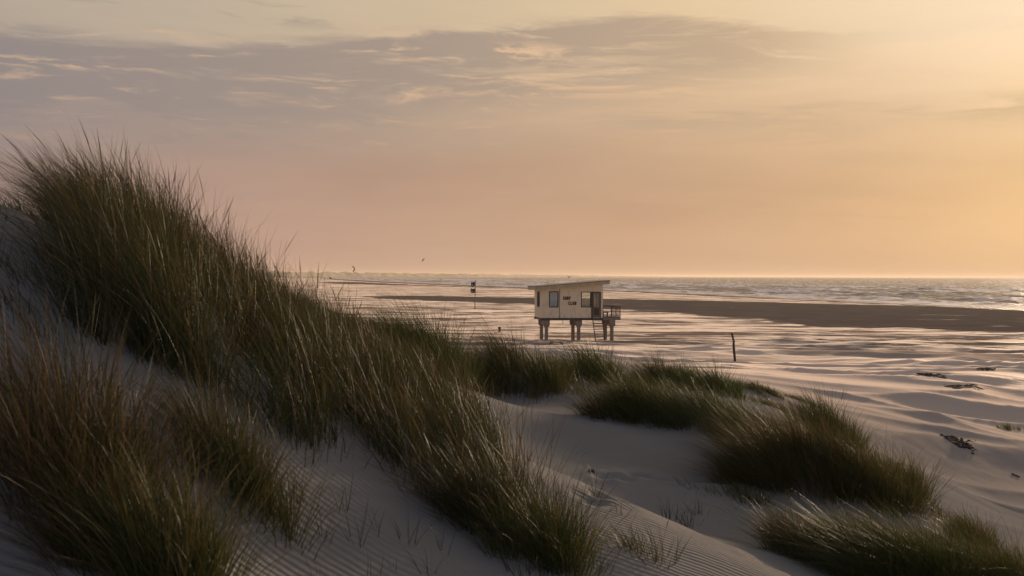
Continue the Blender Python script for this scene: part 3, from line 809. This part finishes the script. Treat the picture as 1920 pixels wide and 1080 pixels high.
# side windows along y
def window_y(h, x, parent, sgn, mull=()):
    y0, y1, z0, z1 = h; f = .085; mb = MB(); xa, xb = (x - .025, x + .085) if sgn < 0 else (x - .085, x + .025)
    mb.box(xa, xb, y0 - .03, y0 + f - .03, z0 - .03, z1 + .03); mb.box(xa, xb, y1 - f + .03, y1 + .03, z0 - .03, z1 + .03)
    mb.box(xa, xb, y0 + f - .03, y1 - f + .03, z0 - .03, z0 + f - .03); mb.box(xa, xb, y0 + f - .03, y1 - f + .03, z1 - f + .03, z1 + .03)
    for k in mull: mb.box(xa + .01, xb - .01, k - .04, k + .04, z0 + f - .03, z1 - f + .03)
    o = mb.build('window', FRAMEM, parent)
    c = x + .03 if sgn < 0 else x - .03
    MB().box(c - .006, c + .006, y0 + .055, y1 - .055, z0 + .055, z1 - .055).build('pane', GLASS, o)
window_y(lw, 0, cab, -1, (1.6,))
window_y(rw, Wd, cab, 1, (2.0,))
# door
x0, x1, z0, z1 = dr
mb = MB()
mb.box(x0 - .10, x0 + .05, -.03, .08, ZB + .0, z1 + .03); mb.box(x1 - .05, x1 + .04, -.03, .08, ZB + .0, z1 + .03); mb.box(x0 + .05, x1 - .05, -.03, .08, z1 - .05, z1 + .03)
door = mb.build('door', FRAMEM, cab)
mb = MB()
xa, xb, za, zb_ = x0 + .052, x1 - .052, z0 - .01, z1 - .052
mb.box(xa, xa + .09, -.005, .05, za, zb_); mb.box(xb - .09, xb, -.005, .05, za, zb_)
mb.box(xa + .09, xb - .09, -.005, .05, zb_ - .09, zb_); mb.box(xa + .09, xb - .09, -.005, .05, 3.20, 3.34); mb.box(xa + .09, xb - .09, -.005, .05, za, za + .22)
mb.build('door_leaf', simple('brown_door', (.16, .12, .095), .6), door)
MB().box(xa + .092, xb - .092, .01, .04, za + .222, 3.198).build('lower_panel', FRAMEM, door)
MB().box(xa + .092, xb - .092, .015, .027, 3.342, zb_ - .092).build('pane', GLASS, door)
mb = MB()
for k in (.14, .27, .40): mb.box(xa + k, xa + k + .06, .06, .07, 3.35, zb_ - .1)
mb.build('curtain', CURT, door)
MB().box(xa + .02, xa + .07, -.06, -.006, 3.22, 3.30).build('handle', STEEL, door)
# writing
LET = {'S': ['11110', '11111', '11000', '11110', '01111', '00011', '11111', '11110'],
       'U': ['11011', '11011', '11011', '11011', '11011', '11011', '11111', '01110'],
       'R': ['11110', '11111', '11011', '11111', '11110', '11110', '11011', '11011'],
       'F': ['11111', '11111', '11000', '11110', '11110', '11000', '11000', '11000'],
       'C': ['01111', '11111', '11000', '11000', '11000', '11000', '11111', '01111'],
       'L': ['11000', '11000', '11000', '11000', '11000', '11000', '11111', '11111'],
       'B': ['11110', '11011', '11011', '11110', '11111', '11011', '11111', '11110']}
def word(txt, x, zt, wl, hl, gap):
    for ch in txt:
        mb = MB(); g = LET[ch]; cw, chh = wl / 5, hl / 8
        for r_i, row in enumerate(g):
            c = 0
            while c < 5:
                if row[c] == '1':
                    e = c
                    while e < 5 and row[e] == '1': e += 1
                    mb.box(x + c * cw, x + e * cw, -.03, -.002, zt - (r_i + 1) * chh, zt - r_i * chh); c = e
                else: c += 1
        mb.build('letter', LETT, cab); x += wl + gap
word('SURF', 2.06, 4.30, .155, .32, .035)
word('CLUB', 2.56, 3.83, .165, .32, .035)
# pillars: three in front, three behind
def pillar(x, y):
    t = .72
    mb = MB(); w_ = .30
    mb.box(x - w_ / 2, x + w_ / 2, y - .15, y + .15, -.9, 1.46)
    o = mb.build('pillar', CONC, cab, .015)
    mb = MB(); mb.box(x - .28, x + .28, y - .28, y + .28, 1.56, 2.068); mb.box(x - .22, x + .22, y - .22, y + .22, 1.462, 1.558)
    mb.build('capital', CONC, o, .012)
for xf in (.55, 3.62, 6.80):
    pillar(xf, .35); pillar(xf, 3.2)
    MB().box(xf - .14, xf + .14, .64, 2.91, 1.62, 2.065).build('cross_beam', CONC, cab)
# deck on the right
mb = MB()
for k in range(12): mb.box(Wd + .06 + k * .14, Wd + .19 + k * .14, .1, Dp - .1, 2.33, 2.37)
deck = mb.build('deck', DARKW, cab)
mb = MB(); DX = Wd + 1.74
mb.box(Wd + .045, DX, .06, .16, 2.07, 2.327); mb.box(Wd + .045, DX, Dp - .2, Dp - .1, 2.07, 2.327); mb.box(DX - .1, DX, .162, Dp - .202, 2.07, 2.327)
mb.build('deck_beam', CONC, deck)
def rail(pts, skip=()):
    mb = MB(); (xa, ya), (xb, yb) = pts
    L_ = math.hypot(xb - xa, yb - ya); n_ = max(2, int(L_ / .12))
    mb.bar((xa, ya, 3.36), (xb, yb, 3.36), .05); 
    for k in range(n_ + 1):
        t_ = k / n_; thick = .045 if k in (0, n_) or k == n_ // 2 else .012
        if thick < .04 and skip and skip[0] <= t_ <= skip[1]: continue
        x_, y_ = xa + (xb - xa) * t_, ya + (yb - ya) * t_
        mb.bar((x_, y_, 2.372), (x_, y_, 3.335), thick)
    mb.bar((xa, ya, 2.46), (xb, yb, 2.46), .03)
    return mb
rail(((Wd + .06, .13), (DX - .03, .13)), (.0, .46)).build('railing', STEEL, deck)
rail(((DX - .03, .20), (DX - .03, Dp - .2))).build('railing', STEEL, deck)
rail(((Wd + .10, Dp - .13), (DX - .03, Dp - .13)), (.0, .5)).build('railing', STEEL, deck)
# stair below the door
sx0, sx1 = 4.88, 5.78
run = 1.5
mb = MB(); mb.bar((sx0, -.06, 2.16), (sx0, -.06 - run, G0 - .3), .05, .16); mb.bar((sx1, -.06, 2.16), (sx1, -.06 - run, G0 - .3), .05, .16)
stair = mb.build('staircase', STEEL, cab)
for k in range(9):
    t_ = (k + .6) / 9.6; yy = -.06 - run * t_; zz = 2.16 + (G0 - .3 - 2.16) * t_
    MB().box(sx0 + .027, sx1 - .027, yy - .11, yy + .11, zz - .02, zz + .02).build('step', DARKW, stair)
MB().tube([(2.05, .0, 2.07), (2.05, .0, 1.78)], .025, 8).build('drain_pipe', STEEL, cab)
# bench on the deck: its own thing
def bench(loc, rot, L_, label, name='bench'):
    b = empty(name, loc, rot); tag(b, label, 'bench')
    MB().box(-L_ / 2, L_ / 2, -.18, .18, .40, .46).build('seat', DARKW, b)
    for s_ in (-1, 1):
        for q_ in (-1, 1): MB().box(s_ * (L_ / 2 - .1) - .03, s_ * (L_ / 2 - .1) + .03, q_ * .13 - .03, q_ * .13 + .03, 0, .398).build('leg', DARKW, b)
cm = Matrix.Translation((HX, HY, 0)) @ Matrix.Rotation(HROT, 4, 'Z')
bp = cm @ Vector((6.28, .9, 2.37))
bench(bp, HROT, .62, 'small dark wooden bench standing on the cabin deck behind the railing')

# ------------------------------------------------------------------ half buried picnic table before the cabin
x_, y_ = (1043 - 960) / FPX * 97, 97.0
z_ = hz(x_, y_)
tb = empty('picnic_table', (x_, y_, z_ - .16), R(12)); tb.scale = (.78, .8, .8); tb.rotation_euler = (0, R(4), R(12))
tag(tb, 'dark wooden picnic table half buried in the sand before the cabin', 'picnic table')
mb = MB()
for k in range(4): mb.box(-.62, .62, -.40 + k * .21, -.22 + k * .21, .66, .71)
mb.build('table_top', DARKW, tb)
for s_ in (-1, 1):
    MB().box(s_ * .0 - 1.15, 1.2, s_ * .85 - .14, s_ * .85 + .14, .26, .31).build('seat', DARKW, tb)
    for q_ in (-1, 1): MB().bar((s_ * .55, q_ * .30, .66), (s_ * .80, q_ * .62, .0), .08, .10).build('leg', DARKW, tb)

# ------------------------------------------------------------------ flag pole
d_ = 205; x_ = (891 - 960) / FPX * d_; z_ = hz(x_, d_)
fp = empty('flag_pole', (x_, d_, z_)); tag(fp, 'thin dark pole with two small warning flags left of the cabin', 'flag pole')
MB().tube([(-.04, 0, -.3), (0, 0, 2.5), (.04, 0, 5.25)], [.085, .075, .06], 8).build('pole', STEEL, fp)
def flag(z0, z1, w_, mat_a, tilt):
    nx, nz = 12, 6; vs = []; fs = []
    for i in range(nx + 1):
        for j in range(nz + 1):
            t_ = i / nx; s_ = j / nz
            vs.append((-.04 - w_ * t_, .10 * math.sin(t_ * 7 + s_ * 2), z0 + (z1 - z0) * s_ + tilt * t_ + .05 * math.sin(t_ * 9 + s_)))
    for i in range(nx):
        for j in range(nz): a = i * (nz + 1) + j; fs.append((a, a + 1, a + nz + 2, a + nz + 1))
    o = MB().add(vs, fs).build('flag', mat_a, fp, smooth=True)
    sd = o.modifiers.new('thick', 'SOLIDIFY'); sd.thickness = .006
    return o
def flag_mat(name, dark, light):
    m, n, out = material(name)
    x, y, z = n.sep(n.new('ShaderNodeTexCoord').outputs['Generated'])
    cellx = n.m('GREATER_THAN', n.m('PINGPONG', x, .34), .17); cz = n.m('GREATER_THAN', n.m('PINGPONG', z, .34), .17)
    c = n.mix(n.m('MULTIPLY', cellx, cz), dark, light)
    principled(n, out, **{'Base Color': c, 'Roughness': .8}); return m
flag(4.20, 5.0, .72, flag_mat('chequered_flag_cloth', (.04, .035, .04), (.40, .36, .34)), -.12)
flag(2.95, 3.75, .80, flag_mat('striped_flag_cloth', (.05, .05, .08), (.30, .30, .36)), .05)

# ------------------------------------------------------------------ crooked post, bin
best = None
for k in range(60):                                      # the post stands on the crest of a swell
    dd = 66 + k * .25; xx = (1378.5 - 960) / FPX * dd; f = np.linspace(.5, .995, 160)
    clear = (hz(xx, dd) - EYE) / dd - float(((height(xx * f, dd * f) - EYE) / (dd * f)).max())
    if best is None or clear > best[0]: best = (clear, dd)
d_ = best[1]; x_ = (1378.5 - 960) / FPX * d_; z_ = hz(x_, d_); print('post', best, z_)
pts = [(0.03, 0, -.4), (.0, 0, .15), (-.04, 0, .55), (-.07, 0, .9), (-.09, .02, 1.2), (-.06, .03, 1.32), (-.12, .02, 1.5), (-.21, .0, 1.86)]
po = MB().tube(pts, [.085, .082, .08, .082, .075, .07, .068, .066], 10, .12).build('wooden_post', DARKW)
po.location = (x_, d_, z_); tag(po, 'crooked dark wooden post leaning left in the sand right of the cabin', 'post')
d_ = 122.; x_ = (937 - 960) / FPX * d_; z_ = hz(x_, d_)
bn = empty('litter_bin', (x_, d_, z_)); tag(bn, 'small dark red bin standing alone on the sand left of the cabin', 'bin')
MB().tube([(0, 0, -.05), (0, 0, .48)], [.13, .15], 14).build('body', simple('dark_red_paint', (.075, .020, .018), .5), bn)
MB().tube([(0, 0, .481), (0, 0, .53), (0, 0, .57)], [.165, .165, .08], 14).build('lid', BLACK, bn)

# ------------------------------------------------------------------ kites, gull, far hut
def kite(px, py, d, span, mat_, a0, a1, label):
    x = (px - 960) / FPX * d; z = EYE - (py - 517.5 - .0032 * (px - 960)) / FPX * d
    n_ = 18; vs = []; fs = []
    for i in range(n_ + 1):
        t_ = i / n_; a = R(a0 + (a1 - a0) * t_); ch = .55 * math.sin(math.pi * (.08 + .84 * t_)) + .12
        cx_, cz_ = math.cos(a) * span / 2, math.sin(a) * span / 2
        vs += [(cx_ * 1.0, -ch * .6, cz_), (cx_ * (1 - .38), 0, cz_ * (1 - .38)), (cx_ * .97, ch, cz_ * .97), (cx_ * .66, ch * .2, cz_ * .66)]
    for i in range(n_):
        o = i * 4
        for k in range(4): fs.append((o + k, o + (k + 1) % 4, o + 4 + (k + 1) % 4, o + 4 + k))
    o = MB().add(vs, fs).build('kite', mat_, smooth=True); o.location = (x, d, z); tag(o, label, 'kite')
kite(660, 504.5, 900, 4.8, simple('red_kite_cloth', (.85, .14, .09), .6), -70, 85, 'red crescent surf kite low over the far beach')
kite(796, 489.5, 900, 4.0, simple('dark_kite_cloth', (.06, .06, .08), .6), 95, 190, 'small dark crescent surf kite higher in the sky')
def gull():
    d = 150; x = (1067 - 960) / FPX * d; z = EYE - (520 - 517.8) / FPX * d
    m = simple('dark_plumage', (.05, .045, .04), .7)
    g = MB().tube([(-.20, 0, -.02), (-.14, 0, -.01), (0, 0, 0), (.13, 0, .02), (.20, 0, .03), (.25, 0, .02)], [.012, .035, .065, .045, .032, .006], 8)
    for s_ in (-1, 1):
        pr = [(.0, 0, .03), (.0 + .02 * s_, s_ * .14 + .0, .15), (-.02, s_ * .28, .18), (-.08, s_ * .46, .26)]
        ch = [.14, .13, .11, .02]
        vs = []
        for (a_, b_, c_), k in zip(pr, ch): vs += [(a_ + k / 2, b_, c_), (a_ - k / 2, b_, c_ - .01), (a_, b_, c_ + .012)]
        fs = []
        for i in range(3):
            for k in range(3): fs.append((i * 3 + k, i * 3 + (k + 1) % 3, i * 3 + 3 + (k + 1) % 3, i * 3 + 3 + k))
        g.add(vs, fs)
    o = g.build('seagull', m, smooth=True); o.location = (x, d, z); o.rotation_euler = (R(8), R(-6), R(55)); tag(o, 'dark gull flying with raised wings just above the cabin roof', 'bird')
gull()
d_ = 2000.; x_ = (620 - 960) / FPX * d_
ht = empty('beach_vehicle', (x_, d_, hz(x_, d_))); tag(ht, 'tiny dark vehicle far away on the beach at left, below the hazy dunes', 'vehicle')
MB().box(-2.6, 2.4, -1, 1, .5, 1.9).build('body', DARKW, ht, .15)
MB().box(-2.3, .6, -.9, .9, 1.902, 3.2).build('cab', DARKW, ht, .2)
for s_ in (-1.6, 1.5): MB().tube([(s_, -1.1, .5), (s_, 1.1, .5)], .5, 14).build('wheel', BLACK, ht)

# ------------------------------------------------------------------ washed up lumps and wrack
def debris(px, d, w_, h_, n_, label, mat_=BLACK, twigs=6):
    x, y = wpos(px, d); z = hz(x, y); mb = MB(); rnd = random.Random(int(px * 7 + d))
    for k in range(n_):
        cx_, cy_ = rnd.gauss(0, w_ * .24), rnd.gauss(0, w_ * .30)
        rr = h_ * rnd.uniform(.25, .75); vs = []; fs = []
        el = rnd.uniform(1.0, 2.4); cz_ = hz(x + cx_, y + cy_) - z
        for i in range(5):
            for j in range(8):
                ph, th = math.pi * i / 4 - math.pi / 2, 2 * math.pi * j / 8
                q = rr * rnd.uniform(.65, 1.25)
                vs.append((cx_ + math.cos(ph) * math.cos(th) * q * el, cy_ + math.cos(ph) * math.sin(th) * q, cz_ + rr * .3 + math.sin(ph) * q * .6))
        for i in range(4):
            for j in range(8): fs.append((i * 8 + j, i * 8 + (j + 1) % 8, (i + 1) * 8 + (j + 1) % 8, (i + 1) * 8 + j))
        mb.add(vs, fs)
    vs = [(0, 0, h_ * .35)]; fs = []
    for i in range(1, 5):
        for j in range(18):
            th = 2 * math.pi * j / 18; q = i / 4 * (rnd.uniform(.6, 1.2) if i < 4 else rnd.uniform(.6, 1.25))
            gx, gy = math.cos(th) * q * w_ * .55, math.sin(th) * q * w_ * .55
            vs.append((gx, gy, hz(x + gx, y + gy) - z + (rnd.uniform(-.035, .03 + h_ * .3) if i < 4 else -.06)))
    for j in range(18):
        fs.append((0, 1 + j, 1 + (j + 1) % 18))
        for i in range(3): a_ = 1 + i * 18; fs.append((a_ + j, a_ + 18 + j, a_ + 18 + (j + 1) % 18, a_ + (j + 1) % 18))
    mb.add(vs, fs)
    for k in range(twigs):
        a = rnd.uniform(0, 2 * math.pi); c0 = Vector((rnd.gauss(0, w_ * .25), rnd.gauss(0, w_ * .2), h_ * .2)); l_ = w_ * rnd.uniform(.15, .35)
        e = c0 + Vector((math.cos(a) * l_, math.sin(a) * l_, rnd.uniform(-.02, h_)))
        mb.tube([c0, (c0 + e) / 2 + Vector((0, 0, h_ * .3)), e], [.014, .011, .005], 5)
    o = mb.build('driftwood_heap', mat_, smooth=True); o.location = (x, y, z); tag(o, label, 'driftwood')
    return o
debris(1800, 34.5, 1.1, .10, 34, 'largest dark heap of wrack and twigs on the pale sand at right', twigs=16)
debris(1750, 60, 1.7, .06, 22, 'long low dark line of wrack between two sand swells at right')
debris(1805, 52, 1.9, .05, 20, 'flat scattered wrack line nearer than the long one at right')
debris(1850, 66, 1.2, .07, 14, 'thin dark wrack on a sand crest near the right edge')
debris(1319, 77, .55, .10, 6, 'small dark lump left of the crooked post', twigs=2)
debris(1540, 110, .8, .14, 6, 'low dark lump on the open beach right of the crooked post', twigs=5)
debris(1645, 98, .5, .13, 5, 'dark lump lying on a bright sand streak far to the right', twigs=1)
debris(1713, 93, .5, .10, 4, 'smaller dark lump just right of another on the bright sand', twigs=1)
debris(1110, 14.0, .10, .014, 4, 'short black piece of wood in the shaded hollow', twigs=2)
debris(1395, 58, .9, .05, 8, 'dark smear of wrack at the foot of the crooked post', twigs=2)
debris(1907, 33.0, .25, .035, 5, 'single dark scrap right of the largest wrack heap', twigs=1)
debris(875, 100, .9, .07, 6, 'dark wrack scrap on the beach left of the red bin', twigs=2)
debris(862, 118, .9, .08, 6, 'thin dark wrack scrap farther out, left of the red bin', twigs=2)

# ------------------------------------------------------------------ haze over the whole place
mb = MB(); mb.box(-70000, 70000, -70000, 70000, -6, 34)
hm, hn, hout = material('haze_air')
pv = hn.new('ShaderNodeVolumePrincipled')
hn.put(pv.inputs['Color'], (1.0, .86, .72)); pv.inputs['Density'].default_value = .75e-4; pv.inputs['Anisotropy'].default_value = .25
hn.l.new(pv.outputs[0], hout.inputs['Volume'])
hz_o = mb.build('haze', hm); tag(hz_o, kind='stuff')
